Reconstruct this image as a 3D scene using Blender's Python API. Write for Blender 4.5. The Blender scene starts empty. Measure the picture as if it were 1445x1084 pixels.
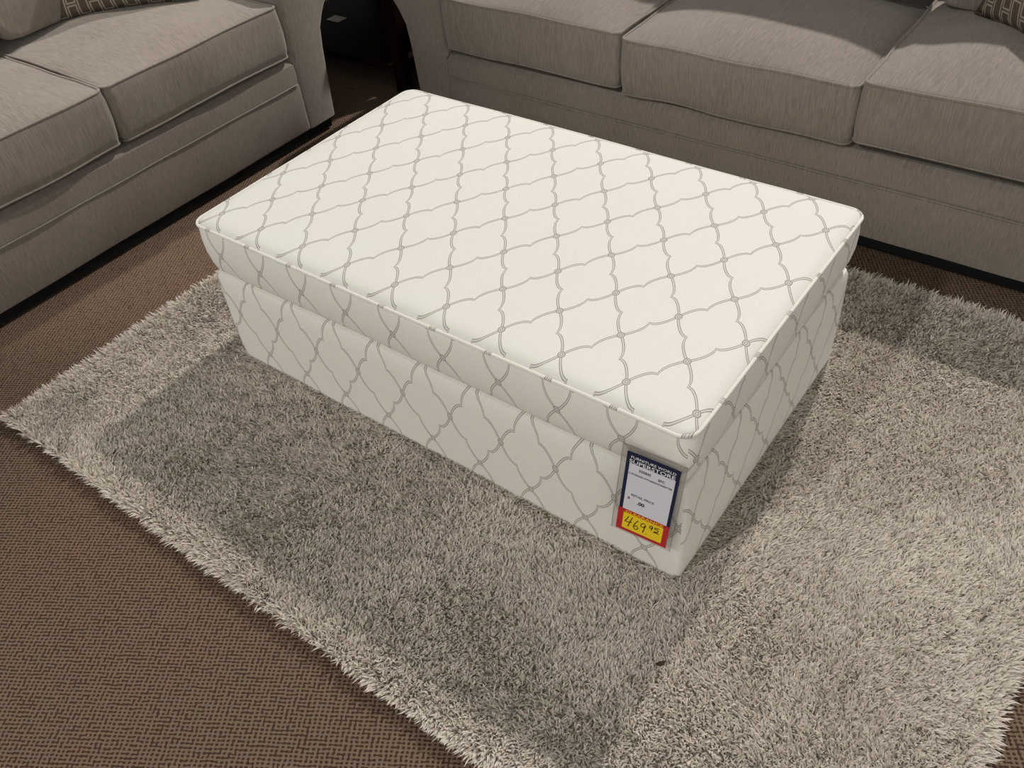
import bpy, bmesh, math, random
import numpy as np
from mathutils import Vector, Matrix, noise
random.seed(7)
rng = np.random.default_rng(11)
W, H = 1445, 1084
sc = bpy.context.scene
COL = sc.collection

# ------------------------------------------------------------------ camera
F_PX = 1235.876
CR = Vector((0.80249178, 0.59128779, -0.07991055))
CU = Vector((-0.36231418, 0.58931992, 0.72210142))
CF = Vector((-0.47406263, 0.55052774, -0.68715634))
cam_d = bpy.data.cameras.new('camera')
cam = bpy.data.objects.new('camera', cam_d)
COL.objects.link(cam)
cam_d.sensor_fit = 'HORIZONTAL'
cam_d.sensor_width = 36.0
cam_d.lens = 36.0 * F_PX / W
cam_d.clip_start = 0.02
m = Matrix((CR, CU, -CF)).transposed().to_4x4()
m.translation = Vector((0.4285476, -0.94883264, 1.56642855))
cam.matrix_world = m
sc.camera = cam

# ------------------------------------------------------------------ world, lamps, exposure
world = bpy.data.worlds.new('showroom')
sc.world = world
world.use_nodes = True
wt = world.node_tree
bg = wt.nodes['Background']
bg.inputs['Color'].default_value = (1.0, 0.98, 0.94, 1)
# the lit store around: a brighter band near eye level towards the open floor (-y, +x)
def wn_(op, a_, b_=None):
    nd = wt.nodes.new('ShaderNodeMath'); nd.operation = op
    for k_, v_ in enumerate((a_, b_)):
        if v_ is None: continue
        if isinstance(v_, bpy.types.NodeSocket): wt.links.new(v_, nd.inputs[k_])
        else: nd.inputs[k_].default_value = v_
    return nd.outputs[0]
wtc = wt.nodes.new('ShaderNodeTexCoord')
wsp = wt.nodes.new('ShaderNodeSeparateXYZ')
wt.links.new(wtc.outputs['Generated'], wsp.inputs[0])
w_az = wn_('MAXIMUM', wn_('ADD', wn_('MULTIPLY', wsp.outputs[1], -0.80), wn_('MULTIPLY', wsp.outputs[0], 0.78)), 0.0)
w_el = wn_('SUBTRACT', wsp.outputs[2], 0.15)
w_g = wn_('EXPONENT', wn_('MULTIPLY', wn_('MULTIPLY', w_el, w_el), -8.0))
w_s = wn_('ADD', wn_('MULTIPLY', wn_('MULTIPLY', w_az, w_g), 0.95), 0.15)
wt.links.new(w_s, bg.inputs['Strength'])

def lamp(name, loc, power, radius, col, target=None, cone=None, blend=0.5):
    d = bpy.data.lights.new(name, 'SPOT' if cone else 'POINT')
    d.energy = power
    d.shadow_soft_size = radius
    d.color = col
    if cone:
        d.spot_size = math.radians(cone)
        d.spot_blend = blend
    o = bpy.data.objects.new(name, d)
    COL.objects.link(o)
    o.location = loc
    if target:
        o.rotation_euler = (Vector(target) - Vector(loc)).to_track_quat('-Z', 'Y').to_euler()
    return o
WARM = (1.0, 0.972, 0.92)
lamp('ceiling_spot_light', (-0.67, 4.85, 5.0), 1090, 0.09, WARM, (-0.4, 0.3, 0.0), 60, 0.5)
lamp('ceiling_spot_light', (-1.20, -3.6, 4.3), 300, 0.14, WARM, (-0.15, 0.05, 0.1), 38, 0.6)
lamp('ceiling_spot_light', (-2.62, 0.45, 4.2), 270, 0.10, WARM, (-2.50, 0.35, 0.5), 27, 0.7)
lamp('ceiling_spot_light', (1.1, -0.3, 4.6), 60, 0.30, WARM, (0.60, 0.1, 0.0), 36, 1.0)

sc.view_settings.view_transform = 'Standard'
sc.view_settings.look = 'None'
sc.view_settings.gamma = 1.0
sc.view_settings.exposure = 0.27
sc.view_settings.use_curve_mapping = False

# ------------------------------------------------------------------ helpers
def link_mesh(name, me, mat=None, parent=None):
    o = bpy.data.objects.new(name, me)
    COL.objects.link(o)
    if mat:
        me.materials.append(mat)
    if parent is not None:
        o.parent = parent
    return o

def pydata(name, verts, faces, mat=None, parent=None, smooth=True, sharp=40):
    me = bpy.data.meshes.new(name)
    me.from_pydata([tuple(v) for v in verts], [], faces)
    me.validate()
    bm = bmesh.new(); bm.from_mesh(me)
    bmesh.ops.recalc_face_normals(bm, faces=bm.faces)
    bm.to_mesh(me); bm.free()
    if smooth:
        me.shade_smooth()
        if sharp:
            me.set_sharp_from_angle(angle=math.radians(sharp))
    return link_mesh(name, me, mat, parent)

def empty(name, loc=(0, 0, 0), rot=(0, 0, 0)):
    o = bpy.data.objects.new(name, None)
    COL.objects.link(o)
    o.empty_display_size = 0.1
    o.location = loc
    o.rotation_euler = rot
    return o

def tag(o, label, cat, group=None, kind=None):
    o['label'] = label
    o['category'] = cat
    if group: o['group'] = group
    if kind: o['kind'] = kind
    return o

def box(name, lo, hi, mat, parent=None, bev=0.004, seg=2):
    me = bpy.data.meshes.new(name)
    bm = bmesh.new()
    bmesh.ops.create_cube(bm, size=1)
    for v in bm.verts:
        v.co = Vector([lo[i] + (v.co[i] + 0.5) * (hi[i] - lo[i]) for i in range(3)])
    if bev:
        bmesh.ops.bevel(bm, geom=list(bm.edges), offset=bev, segments=seg, affect='EDGES', profile=0.5)
    bm.to_mesh(me); bm.free()
    me.shade_smooth(); me.set_sharp_from_angle(angle=math.radians(35))
    return link_mesh(name, me, mat, parent)

def outline(w, d, r, ns=20, nc=7):
    """rounded rectangle centred on the origin, counter-clockwise"""
    out = []
    cs = [(w/2-r, -d/2+r, -90), (w/2-r, d/2-r, 0), (-w/2+r, d/2-r, 90), (-w/2+r, -d/2+r, 180)]
    for k, (cx, cy, a0) in enumerate(cs):
        for i in range(nc + 1):
            a = math.radians(a0 + 90.0 * i / nc)
            out.append((cx + r*math.cos(a), cy + r*math.sin(a), math.cos(a), math.sin(a)))
        nx_, ny_, a1 = cs[(k+1) % 4]
        a = math.radians(a0 + 90)
        p0 = (cx + r*math.cos(a), cy + r*math.sin(a))
        p1 = (nx_ + r*math.cos(a), ny_ + r*math.sin(a))
        for i in range(1, ns):
            t = i / ns
            out.append((p0[0]+(p1[0]-p0[0])*t, p0[1]+(p1[1]-p0[1])*t, math.cos(a), math.sin(a)))
    return out

def wob(x, y, z, amp, s, seed=0.0):
    return amp * noise.noise(Vector((x*s+seed, y*s+seed*1.7, z*s-seed)))

def puff(w, d, levels, r, crown, pw=2.6, lip=0.0, lipd=0.012, cap_bottom=True, cap_top=True, ns=22, nc=7, rings=14, wa=0.0, seed=0.0, cx=0.0, cy=0.0):
    """levels: (z, outward offset) from bottom to top; top is a crowned cap"""
    ol = outline(w, d, r, ns, nc)
    n = len(ol)
    V, Fc = [], []
    for z, off in levels:
        for (x, y, nx_, ny_) in ol:
            o = off + (wob(x+cx, y+cy, z, wa, 5.0, seed) if wa else 0)
            V.append((cx+x+nx_*o, cy+y+ny_*o, z + (wob(x+cx, y+cy, z, wa*0.7, 4.0, seed+9) if wa else 0)))
    for l in range(len(levels)-1):
        for i in range(n):
            j = (i+1) % n
            Fc.append((l*n+i, l*n+j, (l+1)*n+j, (l+1)*n+i))
    def cap(l, sign, zfun):
        base = l*n
        zb, off = levels[l]
        prev = base
        for k in range(1, rings):
            s = 1 - (k/rings)**(1.6 if lip else 1.15)
            st = len(V)
            for i, (x, y, nx_, ny_) in enumerate(ol):
                X, Y = (x+nx_*off)*s, (y+ny_*off)*s
                V.append((cx+X, cy+Y, V[base+i][2]*(s**6) + (1-s**6)*zb + zfun(X/(w/2+off), Y/(d/2+off), X, Y)))
            for i in range(n):
                j = (i+1) % n
                q = (prev+i, prev+j, st+j, st+i)
                Fc.append(q if sign > 0 else q[::-1])
            prev = st
        c = len(V)
        V.append((cx, cy, zb + zfun(0, 0, 0, 0)))
        for i in range(n):
            q = (prev+i, prev+(i+1) % n, c)
            Fc.append(q if sign > 0 else q[::-1])
    if cap_top:
        cap(len(levels)-1, 1, lambda u, v, X, Y: crown*max(0, 1-abs(u)**pw)*max(0, 1-abs(v)**pw)**0.8
            + lip*(1-math.exp(-max(0, 1-abs(u))*w/2/lipd))*(1-math.exp(-max(0, 1-abs(v))*d/2/lipd))
            + (wob(X+cx, Y+cy, 3.0, wa*1.3, 4.5, seed)*(1-abs(u)**6)*(1-abs(v)**6) if wa else 0))
    if cap_bottom:
        cap(0, -1, lambda u, v, X, Y: 0.0)
    return V, Fc, ol

def tube(name, pts, rad, mat, parent=None, closed=False, seg=8):
    pts = [Vector(p) for p in pts]
    n = len(pts)
    V, Fc = [], []
    up0 = Vector((0, 0, 1))
    for i, p in enumerate(pts):
        if closed:
            t = pts[(i+1) % n] - pts[i-1]
        else:
            t = pts[min(i+1, n-1)] - pts[max(i-1, 0)]
        t.normalize()
        ref = up0 if abs(t.z) < 0.9 else Vector((0, 1, 0))
        a = t.cross(ref).normalized()
        b = t.cross(a).normalized()
        for k in range(seg):
            an = 2*math.pi*k/seg
            V.append(p + a*(rad*math.cos(an)) + b*(rad*math.sin(an)))
    for i in range(n if closed else n-1):
        j = (i+1) % n
        for k in range(seg):
            l = (k+1) % seg
            Fc.append((i*seg+k, i*seg+l, j*seg+l, j*seg+k))
    if not closed:
        Fc.append(tuple(range(seg)))
        Fc.append(tuple((n-1)*seg+k for k in range(seg))[::-1])
    return pydata(name, V, Fc, mat, parent, sharp=0)

# ------------------------------------------------------------------ material helpers
class NT:
    def __init__(self, name):
        self.m = bpy.data.materials.new(name)
        self.m.use_nodes = True
        self.t = self.m.node_tree
        self.b = self.t.nodes['Principled BSDF']
        self.b.inputs['Roughness'].default_value = 0.9
        self.b.inputs['Specular IOR Level'].default_value = 0.2
    def n(self, typ, **kw):
        nd = self.t.nodes.new(typ)
        for k, v in kw.items(): setattr(nd, k, v)
        return nd
    def set(self, sock, v):
        if isinstance(v, bpy.types.NodeSocket): self.t.links.new(v, sock)
        elif v is not None: sock.default_value = v
    def M(self, op, a, b=None, c=None, clamp=False):
        nd = self.n('ShaderNodeMath', operation=op)
        nd.use_clamp = clamp
        self.set(nd.inputs[0], a)
        if b is not None: self.set(nd.inputs[1], b)
        if c is not None: self.set(nd.inputs[2], c)
        return nd.outputs[0]
    def step(self, v, e0, e1):
        nd = self.n('ShaderNodeMapRange', interpolation_type='SMOOTHSTEP')
        self.set(nd.inputs[0], v)
        nd.inputs[1].default_value = e0; nd.inputs[2].default_value = e1
        nd.inputs[3].default_value = 0; nd.inputs[4].default_value = 1
        return nd.outputs[0]
    def mix(self, f, a, b, blend='MIX'):
        nd = self.n('ShaderNodeMix', data_type='RGBA', blend_type=blend)
        self.set(nd.inputs[0], f)
        self.set(nd.inputs[6], a); self.set(nd.inputs[7], b)
        return nd.outputs[2]
    def coord(self, which='Object', scale=(1, 1, 1), rot=(0, 0, 0)):
        tc = self.n('ShaderNodeTexCoord')
        mp = self.n('ShaderNodeMapping')
        mp.inputs['Scale'].default_value = scale
        mp.inputs['Rotation'].default_value = rot
        self.t.links.new(tc.outputs[which], mp.inputs[0])
        return mp.outputs[0]
    def noise(self, vec, scale=1, detail=2, rough=0.5, out=0):
        nd = self.n('ShaderNodeTexNoise')
        self.t.links.new(vec, nd.inputs['Vector'])
        nd.inputs['Scale'].default_value = scale
        nd.inputs['Detail'].default_value = detail
        nd.inputs['Roughness'].default_value = rough
        return nd.outputs[out]
    def bump(self, h, strength, dist):
        nd = self.n('ShaderNodeBump')
        nd.inputs['Strength'].default_value = strength
        nd.inputs['Distance'].default_value = dist
        self.t.links.new(h, nd.inputs['Height'])
        self.t.links.new(nd.outputs[0], self.b.inputs['Normal'])
    def base(self, v): self.set(self.b.inputs['Base Color'], v)

def rgb(r, g, b):
    f = lambda c: (c/255/12.92) if c/255 <= 0.04045 else ((c/255+0.055)/1.055)**2.4
    return (f(r), f(g), f(b), 1)

def plain(name, col, rough=0.7, spec=0.3):
    t = NT(name)
    t.base(col)
    t.b.inputs['Roughness'].default_value = rough
    t.b.inputs['Specular IOR Level'].default_value = spec
    return t.m

# taupe chenille upholstery with slubby streaks
def mat_sofa(name, k=1.0):
    t = NT(name)
    v1 = t.coord('Object', (420, 26, 26))
    n1 = t.noise(v1, 1, 2, 0.6)
    v2 = t.coord('Object', (190, 16, 16))
    n2 = t.noise(v2, 1, 3, 0.6)
    v3 = t.coord('Object', (5, 5, 5))
    n3 = t.noise(v3, 1, 3, 0.5)
    c = t.mix(t.step(n1, 0.25, 0.75), (0.150*k, 0.123*k, 0.103*k, 1), (0.248*k, 0.208*k, 0.178*k, 1))
    c = t.mix(t.M('MULTIPLY', t.step(n2, 0.60, 0.78), 0.7), c, (0.115*k, 0.097*k, 0.081*k, 1))
    c = t.mix(t.M('MULTIPLY', t.step(n3, 0.3, 0.75), 0.35), c, (0.255*k, 0.22*k, 0.19*k, 1))
    t.base(c)
    t.b.inputs['Sheen Weight'].default_value = 0.35
    t.b.inputs['Sheen Roughness'].default_value = 0.5
    t.b.inputs['Sheen Tint'].default_value = (1, 0.95, 0.88, 1)
    t.b.inputs['Roughness'].default_value = 0.95
    t.bump(n1, 0.3, 0.001)
    return t.m
M_SOFA = mat_sofa('taupe_chenille')

# cream woven fabric with the ogee trellis; UVs are lattice coordinates
P, Q = 0.1425, 0.212
def mat_trellis():
    t = NT('cream_trellis_fabric')
    uv = t.n('ShaderNodeUVMap'); uv.uv_map = 'lattice'
    sep = t.n('ShaderNodeSeparateXYZ')
    t.t.links.new(uv.outputs[0], sep.inputs[0])
    U, V = sep.outputs[0], sep.outputs[1]
    s = t.M('ADD', U, V)
    q = t.M('SUBTRACT', V, U)
    def fam(a, b):
        i = t.M('FLOOR', a)
        j = t.M('ROUND', b)
        par = t.M('FLOORED_MODULO', t.M('ADD', i, j), 2)
        sg = t.M('SUBTRACT', 1, t.M('MULTIPLY', par, 2))
        fr = t.M('SUBTRACT', a, i)
        u = t.M('ABSOLUTE', t.M('SUBTRACT', t.M('MULTIPLY', fr, 2), 1))
        e = t.M('MULTIPLY', t.M('EXPONENT', t.M('MULTIPLY', u, -6.5)), 0.062)
        sn = t.M('MULTIPLY', t.M('POWER', t.M('ABSOLUTE', t.M('SINE', t.M('MULTIPLY', u, math.pi))), 0.75), 0.027)
        f = t.M('MULTIPLY', sg, t.M('SUBTRACT', e, sn))
        return t.M('ABSOLUTE', t.M('SUBTRACT', t.M('SUBTRACT', b, j), f))
    d = t.M('MULTIPLY', t.M('MINIMUM', fam(s, q), fam(q, s)), 118.0)      # mm
    ds = t.M('SUBTRACT', s, t.M('ROUND', s))
    dq = t.M('SUBTRACT', q, t.M('ROUND', q))
    kx = t.M('MULTIPLY', t.M('SUBTRACT', ds, dq), P/2*1000)
    ky = t.M('MULTIPLY', t.M('ADD', ds, dq), Q/2*1000)
    r = t.M('SQRT', t.M('ADD', t.M('MULTIPLY', kx, kx), t.M('MULTIPLY', t.M('MULTIPLY', ky, ky), 0.8)))
    line = t.M('SUBTRACT', 1, t.step(t.M('ABSOLUTE', t.M('SUBTRACT', d, 2.1)), 0.45, 1.15))
    fill = t.M('SUBTRACT', 1, t.step(d, 1.8, 2.6))
    away = t.step(r, 6.0, 8.0)
    line = t.M('MULTIPLY', line, away)
    fill = t.M('MULTIPLY', t.M('MULTIPLY', fill, away), 0.22)
    ring = t.M('SUBTRACT', 1, t.step(t.M('ABSOLUTE', t.M('SUBTRACT', r, 6.8)), 0.6, 1.5))
    ring2 = t.M('SUBTRACT', 1, t.step(t.M('ABSOLUTE', t.M('SUBTRACT', r, 3.0)), 0.4, 1.1))
    dot = t.M('MULTIPLY', t.M('SUBTRACT', 1, t.step(r, 6.0, 7.5)), 0.28)
    msk = t.M('MAXIMUM', t.M('MAXIMUM', line, fill), t.M('MAXIMUM', ring, t.M('MAXIMUM', ring2, dot)))
    # woven break-up of the threads
    wv = t.coord('Object', (1, 1, 1))
    wn = t.noise(wv, 900, 1, 0.5)
    msk = t.M('MULTIPLY', msk, t.M('ADD', 0.62, t.M('MULTIPLY', wn, 0.35)), clamp=True)
    fine = t.noise(wv, 500, 2, 0.6)
    broad = t.noise(wv, 7, 3, 0.5)
    cream = t.mix(t.step(fine, 0.3, 0.7), (0.725, 0.70, 0.645, 1), (0.79, 0.767, 0.715, 1))
    cream = t.mix(t.M('MULTIPLY', t.step(broad, 0.35, 0.7), 0.25), cream, (0.76, 0.75, 0.70, 1))
    t.base(t.mix(msk, cream, (0.17, 0.145, 0.122, 1)))
    t.b.inputs['Sheen Weight'].default_value = 0.1
    t.bump(fine, 0.25, 0.0008)
    return t.m
M_TREL = mat_trellis()

def set_lattice_uv(o, fn):
    me = o.data
    uvl = me.uv_layers.new(name='lattice')
    for p in me.polygons:
        for li in p.loop_indices:
            co = me.vertices[me.loops[li].vertex_index].co
            uvl.data[li].uv = fn(co, p.normal, p.center)

# ------------------------------------------------------------------ floor: looped broadloom carpet
def mat_carpet():
    t = NT('brown_loop_carpet')
    c = t.coord('Object', (1, 1, 1), (0, 0, -0.56))
    sc2 = t.n('ShaderNodeVectorMath', operation='MULTIPLY'); t.t.links.new(c, sc2.inputs[0]); sc2.inputs[1].default_value = (102, 126, 100)
    c = sc2.outputs[0]
    wn = t.n('ShaderNodeTexNoise'); wn.inputs['Scale'].default_value = 0.5
    t.t.links.new(c, wn.inputs['Vector'])
    va = t.n('ShaderNodeVectorMath', operation='MULTIPLY_ADD')
    t.t.links.new(wn.outputs['Color'], va.inputs[0])
    va.inputs[1].default_value = (0.75, 0.75, 0)
    t.t.links.new(c, va.inputs[2])
    sep = t.n('ShaderNodeSeparateXYZ'); t.t.links.new(va.outputs[0], sep.inputs[0])
    x, y = sep.outputs[0], sep.outputs[1]
    def cell(ox, oy, thr_h, lo):
        xi, yi = t.M('FLOOR', t.M('ADD', x, ox)), t.M('FLOOR', t.M('ADD', y, oy))
        cb = t.n('ShaderNodeCombineXYZ')
        t.set(cb.inputs[0], xi); t.set(cb.inputs[1], yi); cb.inputs[2].default_value = lo
        w = t.n('ShaderNodeTexWhiteNoise'); w.noise_dimensions = '3D'
        t.t.links.new(cb.outputs[0], w.inputs['Vector'])
        fx = t.M('SUBTRACT', t.M('SUBTRACT', t.M('ADD', x, ox), xi), 0.5)
        fy = t.M('SUBTRACT', t.M('SUBTRACT', t.M('ADD', y, oy), yi), 0.5)
        return w.outputs['Value'], fx, fy
    r1, fx, fy = cell(0, 0, 0, 1.0)
    dot = t.M('SQRT', t.M('ADD', t.M('MULTIPLY', fx, fx), t.M('MULTIPLY', fy, fy)))
    dotm = t.M('SUBTRACT', 1, t.step(dot, 0.22, 0.42))
    # horizontal links sit between dots
    r2, gx, gy = cell(0.5, 0, 0, 5.0)
    h = t.M('MULTIPLY', t.M('SUBTRACT', 1, t.step(t.M('ABSOLUTE', gy), 0.08, 0.24)), t.M('SUBTRACT', 1, t.step(t.M('ABSOLUTE', gx), 0.38, 0.5)))
    h = t.M('MULTIPLY', h, t.M('GREATER_THAN', r2, 0.72))
    r3, kx, ky = cell(0, 0.5, 0, 9.0)
    v = t.M('MULTIPLY', t.M('SUBTRACT', 1, t.step(t.M('ABSOLUTE', kx), 0.08, 0.22)), t.M('SUBTRACT', 1, t.step(t.M('ABSOLUTE', ky), 0.38, 0.5)))
    v = t.M('MULTIPLY', v, t.M('GREATER_THAN', r3, 0.84))
    mk = t.M('MAXIMUM', dotm, t.M('MAXIMUM', h, v))
    oc = t.coord('Object')
    big = t.noise(oc, 3.5, 3, 0.6)
    fine = t.noise(oc, 700, 2, 0.7)
    tan = t.mix(t.step(fine, 0.3, 0.7), (0.122, 0.080, 0.053, 1), (0.238, 0.165, 0.113, 1))
    tan = t.mix(t.M('MULTIPLY', t.step(big, 0.5, 0.7), 0.35), tan, (0.21, 0.120, 0.088, 1))
    t.base(t.mix(t.M('MULTIPLY', mk, 0.85), tan, (0.030, 0.013, 0.010, 1)))
    hh = t.M('SUBTRACT', t.M('MULTIPLY', fine, 0.4), mk)
    t.bump(hh, 0.6, 0.002)
    t.b.inputs['Roughness'].default_value = 1.0
    return t.m
fl = pydata('floor', [(-7, -5, 0), (7, -5, 0), (7, 7, 0), (-7, 7, 0), (-7, -5, -.05), (7, -5, -.05), (7, 7, -.05), (-7, 7, -.05)],
            [(0, 1, 2, 3), (7, 6, 5, 4), (0, 4, 5, 1), (1, 5, 6, 2), (2, 6, 7, 3), (3, 7, 4, 0)], mat_carpet(), smooth=False)
fl['kind'] = 'structure'

# ------------------------------------------------------------------ ottoman
OL, OW = 1.359, 0.812
ott = empty('storage_ottoman', (-OL/2, OW/2, 0.012))
tag(ott, 'large cream storage ottoman with grey trellis pattern standing on the shag rug', 'ottoman')
OC = Vector((-OL/2, OW/2, 0.012))
def side_uv(co, nrm, u_front, u_right, v0, qa=0.228, qb=0.228, ff=0.0, fr=0.0):
    w = co + OC
    if abs(nrm.y) >= abs(nrm.x):
        U = (w.x - u_front)/P if nrm.y < 0 else (-w.x)/P
    else:
        U = (w.y - u_right)/P if nrm.x > 0 else (-w.y)/P
    f = fr if (abs(nrm.x) > abs(nrm.y) and nrm.x > 0) else ff
    return (U + f, (w.z - v0)/(qa if w.z > v0 else qb) + f)
zo = -0.012
V_, F_, _ = puff(OL, OW, [(0.012+zo, -0.004), (0.06+zo, -0.002), (0.15+zo, -0.001), (0.24+zo, -0.003), (0.28+zo, -0.005), (0.292+zo, -0.010), (0.297+zo, -0.022)],
                 0.022, 0.0, ns=30, nc=6, wa=0.0025, seed=3)
ob = pydata('base_box', V_, F_, M_TREL, ott)
set_lattice_uv(ob, lambda co, n, c: side_uv(co, n, -0.440, 0.186, 0.178, 0.262, 0.215, 0.5, 0.5))
V_, F_, OLN = puff(OL, OW, [(0.2985+zo, -0.024), (0.301+zo, -0.014), (0.309+zo, -0.009), (0.33+zo, -0.003), (0.365+zo, 0.003), (0.40+zo, 0.004), (0.425+zo, 0.002), (0.440+zo, -0.001)],
                   0.034, 0.007, pw=3.0, lip=0.016, lipd=0.013, ns=34, nc=8, rings=30, wa=0.003, seed=5)
lid = pydata('lid', V_, F_, M_TREL, ott, sharp=50)
def lid_uv(co, n, c):
    w = co + OC
    if c.z > 0.4402 + zo:
        yy = w.y - 0.054
        return ((w.x + 0.0375*yy + 0.304)/P + 0.5, yy/0.2095 + 0.5)
    return side_uv(co, n, -0.422, 0.025, 0.372, 0.228, 0.228, 0.0, 0.5)
set_lattice_uv(lid, lid_uv)
pp = []
for (x, y, nx_, ny_) in OLN:
    zz = 0.4410+zo + wob(x, y, 0.44+zo, 0.003*0.7, 4.0, 14)
    pp.append((x+nx_*0.001, y+ny_*0.001, zz))
wp = tube('piping', pp, 0.0038, M_TREL, ott, closed=True, seg=10)
def wp_uv(co, n, c):
    w = co + OC
    if abs(w.y) < 0.03 or abs(w.y-OW) < 0.03:
        return ((w.x + 0.439)/P, (w.z-0.4425)*0.9/Q)
    return ((w.y - 0.256)/P, (w.z-0.4425)*0.9/Q)
set_lattice_uv(wp, wp_uv)

# ------------------------------------------------------------------ price tag
MT_NAVY = plain('navy_ink', (0.009, 0.012, 0.042, 1), 0.5)
MT_WHITE = plain('white_card', (0.62, 0.61, 0.66, 1), 0.6)
MT_LETTER = plain('white_ink', (0.80, 0.79, 0.78, 1), 0.6)
MT_RED = plain('red_sticker', (0.42, 0.022, 0.025, 1), 0.5)
MT_YEL = plain('yellow_sticker', (0.80, 0.56, 0.015, 1), 0.5)
MT_BLACK = plain('black_marker', (0.01, 0.01, 0.01, 1), 0.5)
MT_GREY = plain('grey_print', (0.10, 0.09, 0.11, 1), 0.6)
MT_REDINK = plain('dark_red_print', (0.20, 0.02, 0.02, 1), 0.6)
def mat_sleeve():
    t = NT('clear_plastic_sleeve')
    n = t.t.nodes
    tr = t.n('ShaderNodeBsdfTransparent'); tr.inputs[0].default_value = (0.90, 0.89, 0.88, 1)
    t.base((0.42, 0.40, 0.38, 1)); t.b.inputs['Roughness'].default_value = 0.18
    t.b.inputs['Specular IOR Level'].default_value = 0.6
    mx = t.n('ShaderNodeMixShader'); mx.inputs[0].default_value = 0.14
    t.t.links.new(tr.outputs[0], mx.inputs[1]); t.t.links.new(t.b.outputs[0], mx.inputs[2])
    t.t.links.new(mx.outputs[0], n['Material Output'].inputs[0])
    return t.m
tg = empty('price_tag', (0, 0, 0))
Rz = Matrix.Rotation(0.1118, 4, 'Z') @ Matrix.Rotation(-0.1012, 4, 'X') @ Matrix.Rotation(0.0615, 4, 'Y')
tg.matrix_world = Matrix.Translation((-0.1141, -0.0185, 0.3671)) @ Rz
tag(tg, 'navy and white price tag with red and yellow clearance sticker hanging on the ottoman front', 'price tag')
TW, TH = 0.1045, 0.2083
def plate(name, x0, x1, z0, z1, y, mat, parent, th=0.0006):
    return box(name, (x0, y-th, z0), (x1, y, z1), mat, parent, bev=0)
# sleeve: front and back film with a folded rim
slv = pydata('plastic_sleeve', [], [], mat_sleeve(), tg)
bm = bmesh.new()
def add_box(bm, lo, hi):
    r = bmesh.ops.create_cube(bm, size=1)
    for v in r['verts']:
        v.co = Vector([lo[i] + (v.co[i]+0.5)*(hi[i]-lo[i]) for i in range(3)])
add_box(bm, (-0.0115, 0.0014, -TH-0.008), (TW+0.010, 0.0020, 0.014))
add_box(bm, (-0.0115, 0.0020, -TH-0.008), (-0.0090, 0.0026, 0.014))
add_box(bm, (TW+0.0078, 0.0020, -TH-0.008), (TW+0.010, 0.0026, 0.014))
add_box(bm, (-0.0115, 0.0020, 0.0105), (TW+0.010, 0.0028, 0.014))
bm.to_mesh(slv.data); bm.free()
card = plate('card', 0, TW, -TH, 0, 0.0012, MT_NAVY, tg, 0.0010)
card['label'] = 'navy printed card border'
white = plate('paper_panel', 0.0075, TW-0.0065, -0.1560, -0.0265, 0.0, MT_WHITE, tg, 0.0005)
white['label'] = 'white printed paper panel'
stk = plate('clearance_sticker', -0.0005, TW+0.0005, -TH-0.001, -0.1490, -0.0006, MT_RED, tg, 0.0004)
stk['label'] = 'red clearance sticker'
yel = plate('yellow_patch', 0.0115, TW-0.0105, -TH+0.0070, -0.1580, -0.0011, MT_YEL, stk, 0.0003)

def text(name, s, x, z, size, mat, parent, y=-0.0014, bold=0.0, sx=1.0, width=None):
    cu = bpy.data.curves.new(name, 'FONT')
    cu.body = s; cu.size = size; cu.offset = bold; cu.extrude = 0.00008
    cu.resolution_u = 3
    tmp = bpy.data.objects.new(name, cu)
    COL.objects.link(tmp)
    bpy.context.view_layer.update()
    me = bpy.data.meshes.new_from_object(tmp.evaluated_get(bpy.context.evaluated_depsgraph_get()))
    bpy.data.objects.remove(tmp)
    if width:
        xs = [v.co.x for v in me.vertices]
        sx = width/(max(xs)-min(xs))
    for v in me.vertices:
        cx_, cy_, cz_ = v.co
        v.co = (x + cx_*sx, y - cz_, z + cy_)
    return link_mesh(name, me, mat, parent)
text('header_text', 'FURNITURE WORLD', 0.0080, -0.0135, 0.0088, MT_LETTER, card, -0.0005, 0.0, width=0.088)
text('header_text', 'SUPERSTORE', 0.0060, -0.0250, 0.0125, MT_LETTER, card, -0.0005, 0.00005, width=0.090)
text('printed_text', '335845', 0.0270, -0.0400, 0.0088, MT_GREY, white, -0.0010, 0.0002, width=0.024)
text('printed_text', 'SFC', 0.0660, -0.0440, 0.0088, MT_GREY, white, -0.0010, 0.0002, width=0.013)
text('printed_text', 'A STORAGE OTTOMAN-SUNSETTER', 0.0085, -0.0530, 0.0058, MT_GREY, white, -0.0010, 0.0001, width=0.087)
text('printed_text', 'RETAIL PRICE', 0.0200, -0.1075, 0.0078, MT_GREY, white, -0.0010, 0.0001, width=0.046)
text('printed_text', '$', 0.0140, -0.1195, 0.0095, MT_REDINK, white, -0.0010, 0.0003)
text('printed_text', '.00', 0.0340, -0.1250, 0.0120, MT_BLACK, white, -0.0010, 0.0003, width=0.015)
text('clearance_text', 'CLEARANCE', 0.0140, -0.1568, 0.0088, MT_YEL, stk, -0.0012, 0.0001, width=0.078)
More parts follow.
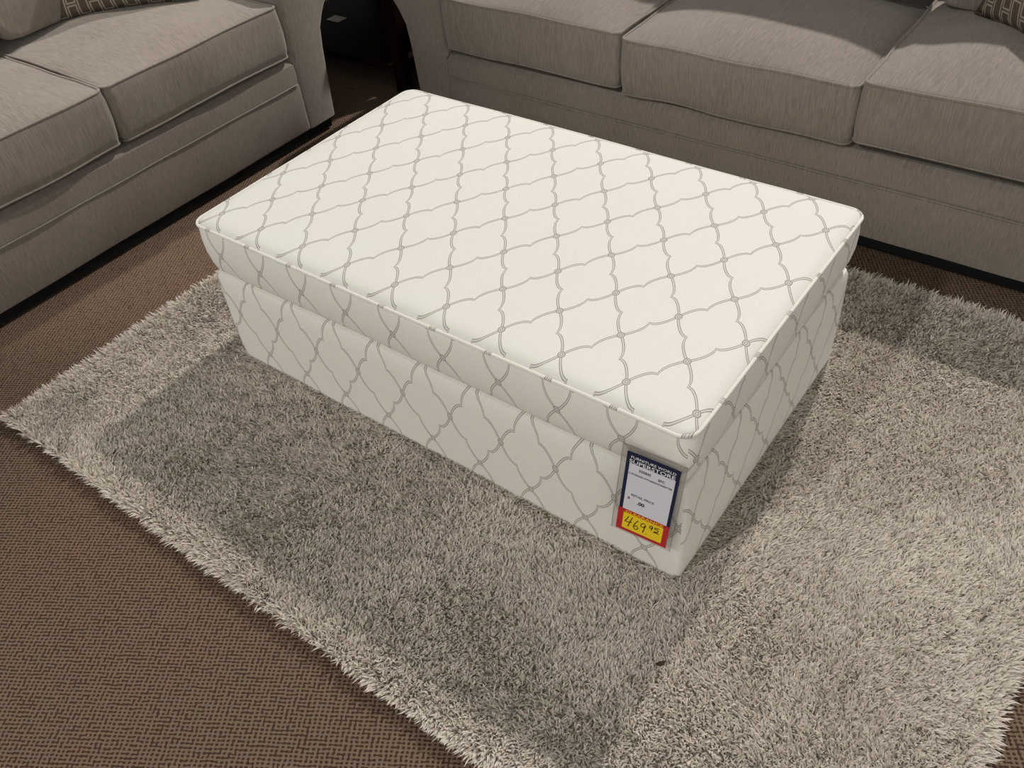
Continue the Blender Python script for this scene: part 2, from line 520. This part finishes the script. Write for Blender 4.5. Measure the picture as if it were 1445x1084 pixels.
# handwritten price, marker strokes
st = []
def stroke(pts): st.append(pts)
def hw(x, z): return (x, -0.0019, z)
x0, zt, zb_ = 0.020, -0.166, -0.192
stroke([hw(x0+.003, zt+.001), hw(x0-.001, -.176), hw(x0-.003, -.181), hw(x0+.004, -.1805), hw(x0+.011, -.178)])
stroke([hw(x0+.011, zt+.002), hw(x0+.007, -.178), hw(x0+.004, zb_-.001)])
stroke([hw(x0+.023, zt), hw(x0+.018, -.176), hw(x0+.0155, -.186), hw(x0+.018, -.192), hw(x0+.023, -.191), hw(x0+.0245, -.186), hw(x0+.021, -.1825), hw(x0+.017, -.186)])
stroke([hw(x0+.038, -.169), hw(x0+.034, -.167), hw(x0+.030, -.172), hw(x0+.031, -.178), hw(x0+.036, -.177), hw(x0+.039, -.170), hw(x0+.037, -.182), hw(x0+.035, -.193)])
stroke([hw(x0+.0425, -.192), hw(x0+.0432, -.1928)])
stroke([hw(x0+.053, -.166), hw(x0+.050, -.165), hw(x0+.047, -.168), hw(x0+.048, -.1715), hw(x0+.052, -.170), hw(x0+.0535, -.166), hw(x0+.052, -.173), hw(x0+.0510, -.177)])
stroke([hw(x0+.067, -.1645), hw(x0+.059, -.165), hw(x0+.058, -.169), hw(x0+.063, -.169), hw(x0+.065, -.173), hw(x0+.061, -.1765), hw(x0+.057, -.175)])
stroke([hw(x0+.055, -.1795), hw(x0+.061, -.1785), hw(x0+.067, -.179)])
bmh = bmesh.new()
for pts in st:
    pv = [Vector(p) for p in pts]
    fine = []
    for i in range(len(pv)-1):
        p0 = pv[max(i-1, 0)]; p1 = pv[i]; p2 = pv[i+1]; p3 = pv[min(i+2, len(pv)-1)]
        for k in range(5):
            u = k/5
            fine.append(0.5*((2*p1)+(p2-p0)*u+(2*p0-5*p1+4*p2-p3)*u*u+(-p0+3*p1-3*p2+p3)*u**3))
    fine.append(pv[-1])
    prev = None
    for i, p in enumerate(fine):
        tt = (fine[min(i+1, len(fine)-1)] - fine[max(i-1, 0)]).normalized()
        nn = Vector((-tt.z, 0, tt.x))
        hw_ = 0.00085
        a, b = bmh.verts.new(p+nn*hw_), bmh.verts.new(p-nn*hw_)
        c_, d_ = bmh.verts.new(p+nn*hw_+Vector((0, .0003, 0))), bmh.verts.new(p-nn*hw_+Vector((0, .0003, 0)))
        if prev:
            bmh.faces.new((prev[0], prev[1], b, a)); bmh.faces.new((prev[2], c_, d_, prev[3]))
            bmh.faces.new((prev[0], a, c_, prev[2])); bmh.faces.new((prev[1], prev[3], d_, b))
        prev = (a, b, c_, d_)
me = bpy.data.meshes.new('handwritten_price'); bmh.to_mesh(me); bmh.free()
link_mesh('handwritten_price', me, MT_BLACK, stk)

# ------------------------------------------------------------------ sofas
M_UNDERSHADE = plain('black_underside_shade', (0.008, 0.008, 0.008, 1), 0.95, 0.1)  # near-black colour standing in for the deep shade under the sofas
M_FOOT = plain('dark_wood_foot', (0.02, 0.010, 0.007, 1), 0.5, 0.3)

def seat_cushion(parent, x0, x1, y0, y1, z0, z1, crown, seed):
    w, d = x1-x0, y1-y0
    cx_, cy_ = (x0+x1)/2, (y0+y1)/2
    h = z1-z0
    lv = [(z0, -0.012), (z0+0.006, -0.003), (z0+h*0.2, 0.003), (z0+h*0.5, 0.006), (z0+h*0.8, 0.004), (z1-0.008, 0.001), (z1, -0.003)]
    V, Fc, ol = puff(w, d, lv, 0.024, crown, pw=2.4, ns=24, nc=7, rings=18, wa=0.010, seed=seed, cx=cx_, cy=cy_)
    c = pydata('seat_cushion', V, Fc, M_SOFA, parent, sharp=55)
    n = len(ol)
    top = [Vector(V[(len(lv)-1)*n+i]) + Vector((ol[i][2], ol[i][3], 0.6))*0.0012 for i in range(n)]
    tube('piping', top, 0.0042, M_SOFA, c, closed=True)
    bot = [Vector(V[n+i]) + Vector((ol[i][2], ol[i][3], -0.4))*0.0015 for i in range(n)]
    tube('piping', bot, 0.0032, M_SOFA, c, closed=True)
    return c

def back_cushion(parent, x0, x1, y, z0, z1, th, seed):
    """upright puffed cushion leaning back; face looks to -y"""
    w, h = x1-x0, z1-z0
    lv = [(0, -0.05), (0.02, -0.012), (0.06, 0.0), (th*0.5, 0.006), (th-0.05, 0.0)]
    V, Fc, ol = puff(w, h, lv, 0.07, 0.055, pw=2.2, ns=20, nc=7, rings=16, wa=0.012, seed=seed)
    R = Matrix.Rotation(math.radians(90-10), 4, 'X')
    T = Matrix.Translation(((x0+x1)/2, y+th*0.95, (z0+z1)/2+0.01))
    V = [(T @ R) @ Vector(v) for v in V]
    return pydata('back_cushion', V, Fc, M_SOFA, parent, sharp=0)

def arm(parent, x_in, side, w, y0, y1, zb, ztop):
    """rolled arm; profile in x-z, side=+1 grows to +x"""
    pr = [(0.0, zb), (0.0, 0.30), (0.0, 0.50), (0.004, 0.56)]
    R_ = 0.135
    cx_, cz_ = w-0.022, ztop-R_+0.03
    for k in range(0, 15):
        a = math.radians(165 - k*(165+50)/14)
        pr.append((cx_+R_*math.cos(a), cz_+R_*math.sin(a)))
    pr += [(w+0.036, 0.415), (w+0.014, 0.37), (w+0.004, 0.30), (w-0.002, 0.20), (w-0.006, 0.10), (w-0.008, zb)]
    n = len(pr)
    ccx, ccz = w*0.5, 0.4
    V, Fc = [], []
    ys = [(y0+0.0, 0.022), (y0+0.004, 0.012), (y0+0.012, 0.004), (y0+0.026, 0.0)]
    ys += [(y0+0.026+(y1-y0-0.05)*k/12, 0.0) for k in range(1, 13)] + [(y1-0.004, 0.012), (y1, 0.03)]
    for yy, ins in ys:
        for i, (px, pz) in enumerate(pr):
            q0, q1 = pr[i-1 if i else 0], pr[min(i+1, n-1)]
            tx, tz = q1[0]-q0[0], q1[1]-q0[1]
            L = math.hypot(tx, tz) or 1
            nx_, nz_ = -tz/L, tx/L          # outward for this winding
            o = -ins + wob(px*2+side, yy, pz, 0.006, 4, 2.2+side)
            V.append((x_in+side*(px+nx_*o), yy, pz+nz_*o))
    for a in range(len(ys)-1):
        for i in range(n):
            j = (i+1) % n
            Fc.append((a*n+i, a*n+j, (a+1)*n+j, (a+1)*n+i))
    Fc.append(tuple(range(n))); Fc.append(tuple((len(ys)-1)*n+i for i in range(n))[::-1])
    return pydata('arm', V, Fc, M_SOFA, parent, sharp=60)

def build_sofa(name, edges, loc, rotz, zw, zb, label, aw, zc0, zc1, yb):
    """edges: cushion boundaries along local x; front plane at local y=0"""
    root = empty(name, loc, (0, 0, rotz))
    tag(root, label, 'sofa', None)
    a, b = edges[0], edges[-1]
    D = 1.0
    zrail = zc0-0.018
    # lower front border and upper rail (with welt between)
    V, Fc, _ = puff(b-a+0.02, 0.86, [(zb, -0.004), (zb+0.008, 0.0), (zw-0.03, 0.001), (zw-0.004, 0.0), (zw, -0.006)], 0.01, 0, ns=30, nc=3, rings=2, wa=0.003, seed=a, cx=(a+b)/2, cy=0.43)
    fr = pydata('front_border', V, Fc, M_SOFA, root)
    V, Fc, _ = puff(b-a+0.02, 0.848, [(zw-0.02, -0.004), (zw+0.03, 0.0), (zrail-0.015, -0.002), (zrail, -0.018)], 0.01, 0, ns=30, nc=3, rings=2, wa=0.002, seed=a+2, cx=(a+b)/2, cy=0.425)
    pydata('seat_rail', V, Fc, M_SOFA, root)
    nn = 60
    tube('piping', [(a+0.003+(b-a-0.006)*i/nn, -0.002+wob(i*0.1, 0, 0, 0.002, 1), zw+0.001+wob(i*.1, 3, 0, 0.002, 1)) for i in range(nn+1)], 0.0028, M_SOFA, fr)
    for k in range(len(edges)-1):
        g = 0.004
        lift = [0.006, -0.008, 0.010][k % 3] if aw > 0.17 else 0.0
        seat_cushion(root, edges[k]+g, edges[k+1]-g, -0.010+0.004*(k % 2), 0.66, zc0+lift, zc1+lift, 0.050, 3.1*k+a)
        back_cushion(root, edges[k]+0.004, edges[k+1]-0.004, yb, zc1+0.005, zc1+0.46, 0.20, 5.3*k+a)
    arm(root, a, -1, aw, 0.0, D-0.02, zb, 0.665)
    arm(root, b, 1, aw, 0.0, D-0.02, zb, 0.665)
    V, Fc, _ = puff(b-a+2*aw-0.06, 0.20, [(zb, -0.01), (zb+0.02, 0), (0.80, 0), (0.86, -0.02), (0.885, -0.06)], 0.05, 0.0, ns=24, nc=5, rings=3, wa=0.006, seed=1, cx=(a+b)/2, cy=D-0.10)
    pydata('back_frame', V, Fc, M_SOFA, root)
    box('underside_shade', (a-aw+0.02, 0.010, 0.010), (b+aw-0.04, D-0.05, zb+0.004), M_UNDERSHADE, root, 0)  # black box almost down to the floor, painting the shade below the seat
    for fx in (a-aw*0.5-0.03, b+aw*0.5-0.03):
        for fy in (0.10, D-0.14):
            box('leg', (fx, fy, 0.0), (fx+0.06, fy+0.06, zb), M_FOOT, root, 0.003)
    return root

sofa = build_sofa('sofa', [-1.645, -0.932, -0.205, 0.525], (0, 1.305, 0), 0, 0.213, 0.046,
           'long taupe fabric sofa with three seat cushions facing the far side of the ottoman', 0.178, 0.318, 0.490, 0.475)
love = build_sofa('loveseat', [-0.43, 0.279, 0.985], (-2.10, 0, 0), math.pi/2, 0.228, 0.048,
           'taupe fabric loveseat with piped cushions at the left end of the ottoman', 0.160, 0.332, 0.508, 0.515)

# ------------------------------------------------------------------ throw pillows
def mat_pillow():
    t = NT('brown_block_weave')
    uv = t.n('ShaderNodeUVMap'); uv.uv_map = 'weave'
    sep = t.n('ShaderNodeSeparateXYZ'); t.t.links.new(uv.outputs[0], sep.inputs[0])
    x = t.M('MULTIPLY', sep.outputs[0], 12.0)
    y = t.M('MULTIPLY', sep.outputs[1], 6.0)
    yo = t.M('ADD', y, t.M('MULTIPLY', t.M('FLOORED_MODULO', t.M('FLOOR', x), 2), 0.5))
    fx = t.M('ABSOLUTE', t.M('SUBTRACT', t.M('FRACT', x), 0.5))
    fy = t.M('ABSOLUTE', t.M('SUBTRACT', t.M('FRACT', yo), 0.5))
    e = t.M('MAXIMUM', fx, t.M('ADD', t.M('MULTIPLY', t.M('SUBTRACT', fy, 0.5), 2.0), 0.5))
    lm = t.M('MULTIPLY', t.step(e, 0.30, 0.35), t.M('SUBTRACT', 1, t.step(e, 0.42, 0.47)))
    oc = t.coord('Object')
    n = t.noise(oc, 300, 2, 0.6)
    dark = t.mix(n, (0.07, 0.050, 0.038, 1), (0.14, 0.105, 0.082, 1))
    t.base(t.mix(lm, dark, (0.36, 0.31, 0.25, 1)))
    t.bump(n, 0.4, 0.001)
    return t.m
M_PIL = mat_pillow()
def pillow(p0, p1, lean_dir, label, size=0.46, tilt=18, seed=1):
    """p0->p1 is the bottom edge; the pillow stands on it and leans towards lean_dir"""
    N = 22
    V, Fc, UV = [], [], []
    for sgn in (1, -1):
        for i in range(N+1):
            for j in range(N+1):
                u, v = i/N*2-1, j/N*2-1
                pin = 1-0.07*(abs(u)**2)*(1-abs(v)**3) - 0.0
                x = u*size/2*(1-0.06*(1-v*v)); z = v*size/2*(1-0.06*(1-u*u))
                th = 0.075*(max(0, 1-abs(u)**2.2)*max(0, 1-abs(v)**2.2))**0.55
                th += wob(u, v, sgn, 0.012, 2.0, seed)*(1-abs(u)**2)*(1-abs(v)**2)
                V.append((x, -sgn*th, z)); UV.append((i/N, j/N))
    K = (N+1)**2
    for s in range(2):
        for i in range(N):
            for j in range(N):
                a = s*K+i*(N+1)+j
                q = (a, a+N+1, a+N+2, a+1)
                Fc.append(q if s == 0 else q[::-1])
    me = bpy.data.meshes.new('throw_pillow')
    me.from_pydata(V, [], Fc)
    uvl = me.uv_layers.new(name='weave')
    for l in me.loops: uvl.data[l.index].uv = UV[l.vertex_index]
    bm = bmesh.new(); bm.from_mesh(me); bmesh.ops.remove_doubles(bm, verts=bm.verts, dist=0.0004); bm.to_mesh(me); bm.free()
    me.shade_smooth()
    o = link_mesh('throw_pillow', me, M_PIL)
    p0, p1 = Vector(p0), Vector(p1)
    X = (p1-p0).normalized()
    L = Vector(lean_dir); L = (L - X*L.dot(X)).normalized()
    Zd = (Vector((0, 0, 1))*math.cos(math.radians(tilt)) + L*math.sin(math.radians(tilt))).normalized()
    Y = Zd.cross(X).normalized()
    mt = Matrix((X, Y, Zd)).transposed().to_4x4()
    mt.translation = (p0+p1)/2 + Zd*(size/2*0.97)
    o.matrix_world = mt
    tag(o, label, 'pillow')
    return o
pillow((-2.63, 0.47, 0.557), (-2.29, 0.84, 0.557), (-1, 1, 0), 'brown block-patterned throw pillow standing on the loveseat corner beside the arm', 0.46, 20, 1)
pillow((-0.07, 1.765, 0.540), (0.29, 1.465, 0.540), (1, 1, 0), 'brown block-patterned throw pillow standing on the right end of the long sofa', 0.46, 20, 4)

# ------------------------------------------------------------------ end table in the corner
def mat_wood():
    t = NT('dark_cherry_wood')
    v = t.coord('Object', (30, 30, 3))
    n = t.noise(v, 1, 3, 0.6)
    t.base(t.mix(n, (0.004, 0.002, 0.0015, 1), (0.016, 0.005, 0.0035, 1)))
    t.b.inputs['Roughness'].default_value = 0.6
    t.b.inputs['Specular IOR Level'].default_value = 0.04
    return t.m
M_WOOD = mat_wood()
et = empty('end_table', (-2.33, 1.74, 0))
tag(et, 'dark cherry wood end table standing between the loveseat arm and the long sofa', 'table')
X0, X1, Y0, Y1 = -0.55, 0.30, -0.29, 0.45  # footprint enlarged to keep the corner floor dark
box('tabletop', (X0-0.02, Y0-0.02, 0.585), (X1+0.06, Y1+0.02, 0.615), M_WOOD, et, 0.006)  # right overhang widened to block light slipping past the sofa arm
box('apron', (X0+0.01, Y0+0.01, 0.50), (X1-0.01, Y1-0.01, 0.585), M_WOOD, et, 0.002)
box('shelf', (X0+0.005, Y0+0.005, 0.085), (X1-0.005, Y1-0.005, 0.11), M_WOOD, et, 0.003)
box('shade_panel', (X0+0.02, Y1-0.03, 0.11), (X1-0.02, Y1-0.015, 0.50), M_WOOD, et, 0)  # added dark panel that imitates the black shade behind the table
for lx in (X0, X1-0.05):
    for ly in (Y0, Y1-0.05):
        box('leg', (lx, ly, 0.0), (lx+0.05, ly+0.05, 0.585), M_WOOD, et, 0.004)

# ------------------------------------------------------------------ shag rug
RX0, RX1, RY0, RY1 = -1.712, 0.600, -0.520, 1.168
def mat_pile():
    t = NT('grey_shag_yarn')
    at = t.n('ShaderNodeAttribute'); at.attribute_name = 'strand'
    sep = t.n('ShaderNodeSeparateColor'); t.t.links.new(at.outputs['Color'], sep.inputs[0])
    c = t.mix(sep.outputs[0], (0.64, 0.575, 0.50, 1), (0.83, 0.765, 0.68, 1))
    c = t.mix(t.step(sep.outputs[1], 0.90, 0.98), c, (0.32, 0.285, 0.245, 1))
    t.base(c)
    tl = t.n('ShaderNodeBsdfTranslucent'); t.set(tl.inputs[0], c)
    mx = t.n('ShaderNodeMixShader'); mx.inputs[0].default_value = 0.22
    t.t.links.new(t.b.outputs[0], mx.inputs[1]); t.t.links.new(tl.outputs[0], mx.inputs[2])
    t.t.links.new(mx.outputs[0], t.t.nodes['Material Output'].inputs[0])
    t.b.inputs['Roughness'].default_value = 0.85
    t.b.inputs['Specular IOR Level'].default_value = 0.25
    t.b.inputs['Sheen Weight'].default_value = 0.3
    return t.m
rug = empty('area_rug', ((RX0+RX1)/2, (RY0+RY1)/2, 0))
tag(rug, 'light grey shag area rug lying under the ottoman on the brown carpet', 'rug')
RC = Vector(rug.location)
box('backing', (RX0-RC.x, RY0-RC.y, 0.001), (RX1-RC.x, RY1-RC.y, 0.013), plain('rug_backing', (0.20, 0.18, 0.155, 1), 1.0, 0.0), rug, 0.002)

def vnoise(x, y, seed, freq):
    """smooth value noise on numpy arrays"""
    g = np.random.default_rng(seed).random((96, 96))*2-1
    X, Y = (x*freq) % 95, (y*freq) % 95
    xi, yi = np.floor(X).astype(int), np.floor(Y).astype(int)
    fx, fy = X-xi, Y-yi
    fx, fy = fx*fx*(3-2*fx), fy*fy*(3-2*fy)
    a, b, c, d = g[xi, yi], g[xi+1, yi], g[xi, yi+1], g[xi+1, yi+1]
    return (a*(1-fx)+b*fx)*(1-fy)+(c*(1-fx)+d*fx)*fy
def build_pile():
    sp = 0.0032
    gx, gy = np.meshgrid(np.arange(RX0, RX1, sp), np.arange(RY0, RY1, sp))
    x = gx.ravel(); y = gy.ravel()
    n = x.size
    x = np.clip(x + rng.uniform(-.5, .5, n)*sp*1.3, RX0, RX1); y = np.clip(y + rng.uniform(-.5, .5, n)*sp*1.3, RY0, RY1)
    keep = ~((x > -OL+0.02) & (x < -0.02) & (y > 0.02) & (y < OW-0.02))
    x, y = x[keep], y[keep]; n = x.size
    # lean field: swirls of brushed nap, tufts clump together
    lx = 0.75*vnoise(x+9, y+9, 1, 2.6) + 0.45*vnoise(x+9, y+9, 2, 7.0) + 0.45*vnoise(x+9, y+9, 3, 42) + 0.5*vnoise(x+9, y+9, 31, 95) + rng.normal(0, .40, n)
    ly = 0.75*vnoise(x+9, y+9, 4, 2.6) + 0.45*vnoise(x+9, y+9, 5, 7.0) + 0.45*vnoise(x+9, y+9, 6, 42) + 0.5*vnoise(x+9, y+9, 32, 95) + rng.normal(0, .40, n)
    # edges spill outward
    def edge(dist): return np.clip(1-dist/0.035, 0, 1)**1.5
    eL, eR, eB, eT = edge(x-RX0), edge(RX1-x), edge(y-RY0), edge(RY1-y)
    lx += 1.3*(eR-eL); ly += 1.3*(eT-eB)
    # pile pressed aside by the ottoman's base
    inx = (x > -OL-0.0) & (x < 0.0)
    iny = (y > -0.0) & (y < OW)
    dF = np.where(inx, np.abs(y), 9); dR = np.where(iny, np.abs(x), 9)
    dB = np.where(inx, np.abs(y-OW), 9); dL = np.where(iny, np.abs(x+OL), 9)
    near = lambda d: np.clip(1-d/0.03, 0, 1)
    ly -= 1.6*near(dF); lx += 1.6*near(dR); ly += 1.6*near(dB); lx -= 1.6*near(dL)
    mag = np.sqrt(lx*lx+ly*ly)
    sc_ = np.minimum(1, 1.5/np.maximum(mag, 1e-6)); lx *= sc_; ly *= sc_
    Ln = rng.uniform(0.009, 0.017, n)*(1+0.9*np.clip(eB+eL+eR+eT, 0, 1))*(1+0.18*vnoise(x+9, y+9, 7, 30))
    wd = rng.uniform(0.0012, 0.0023, n)
    az = rng.uniform(0, np.pi, n)
    wx, wy = np.cos(az)*wd, np.sin(az)*wd
    nl = 4
    P0 = np.stack([x, y, np.full(n, 0.013)], 1)
    pts = [P0]
    dx, dy = lx*0.25, ly*0.25
    cur = P0.copy()
    jx, jy = rng.normal(0, .45, n), rng.normal(0, .45, n)
    for k in range(1, nl):
        f = k/(nl-1)
        vx = lx*(0.3+1.0*f)+jx*f; vy = ly*(0.3+1.0*f)+jy*f; vz = np.full(n, 1.0-0.40*f)
        L = np.sqrt(vx*vx+vy*vy+vz*vz)
        step = (Ln/(nl-1)/L)[:, None]
        cur = cur + np.stack([vx, vy, vz], 1)*step
        pts.append(cur.copy())
    # do not let strands dip under the floor or into the ottoman
    V = np.zeros((n, 2*nl-1, 3), np.float32)
    tap = [1.0, 1.15, 0.85]
    side = np.stack([wx, wy, np.zeros(n)], 1)
    for k in range(nl-1):
        V[:, 2*k] = pts[k]-side*tap[k]; V[:, 2*k+1] = pts[k]+side*tap[k]
    V[:, 2*nl-2] = pts[-1]
    ox, oy, oz = RC
    V[:, :, 0] -= ox; V[:, :, 1] -= oy
    nv = 2*nl-1
    me = bpy.data.meshes.new('pile')
    me.vertices.add(n*nv)
    me.vertices.foreach_set('co', V.reshape(-1))
    base = (np.arange(n)*nv)[:, None]
    quads = np.concatenate([base+np.array([[2*k, 2*k+1, 2*k+3, 2*k+2]]) for k in range(nl-2)], 1).reshape(n, -1)
    tri = base+np.array([[2*nl-4, 2*nl-3, 2*nl-2]])
    loops = np.concatenate([quads, tri], 1).astype(np.int32)
    lens = np.tile(np.array([4]*(nl-2)+[3], np.int32), n)
    starts = np.concatenate([[0], np.cumsum(lens)[:-1]]).astype(np.int32)
    me.loops.add(loops.size); me.loops.foreach_set('vertex_index', loops.reshape(-1))
    me.polygons.add(lens.size)
    me.polygons.foreach_set('loop_start', starts)
    me.update(calc_edges=True)
    me.shade_smooth()
    ca = me.color_attributes.new('strand', 'FLOAT_COLOR', 'POINT')
    c = np.zeros((n, nv, 4), np.float32)
    c[:, :, 0] = np.clip(0.5+0.25*rng.normal(0, 1, n)+0.30*vnoise(x+9, y+9, 8, 5)+0.2*vnoise(x+9, y+9, 18, 14), 0, 1)[:, None]  # random strand tone, plus broad patches painting in the shading of the nap
    c[:, :, 1] = rng.random(n)[:, None]
    c[:, :, 3] = 1
    ca.data.foreach_set('color', c.reshape(-1))
    o = link_mesh('pile', me, mat_pile(), rug)
    o['kind'] = 'stuff'
    return o
build_pile()

# ------------------------------------------------------------------ small bits
def flake(name, loc, pts, th, mat, rz, curl=0.0):
    n = len(pts)
    V = [(x, y, curl*(x*x*60)) for x, y in pts] + [(x, y, curl*(x*x*60)+th) for x, y in pts]
    Fc = [tuple(range(n))[::-1], tuple(range(n, 2*n))] + [(i, (i+1) % n, n+(i+1) % n, n+i) for i in range(n)]
    o = pydata(name, V, Fc, mat, None, smooth=False)
    o.location = loc; o.rotation_euler = (0.1, 0.05, rz)
    return o
fk = flake('leaf_scrap', (0.062, -0.187, 0.030), [(-.011, 0), (-.006, .0035), (0, .005), (.007, .0035), (.012, 0), (.006, -.003), (-.001, -.0045), (-.007, -.0025)], 0.0012, plain('dry_brown', (0.06, 0.040, 0.022, 1), 0.9, 0.1), 0.9, 1.0)
tag(fk, 'tiny brown dry scrap lying on the shag rug in front of the ottoman corner', 'scrap')
cd_ = box('pale_piece', (-2.700, 1.690, 0.1105), (-2.625, 1.745, 0.1125), plain('pale_surface', (0.6, 0.55, 0.48, 1), 0.8, 0.1), None, 0)  # thin pale plate of unidentified kind
tag(cd_, 'small pale flat piece of unknown kind lying on the end table shelf', 'card')
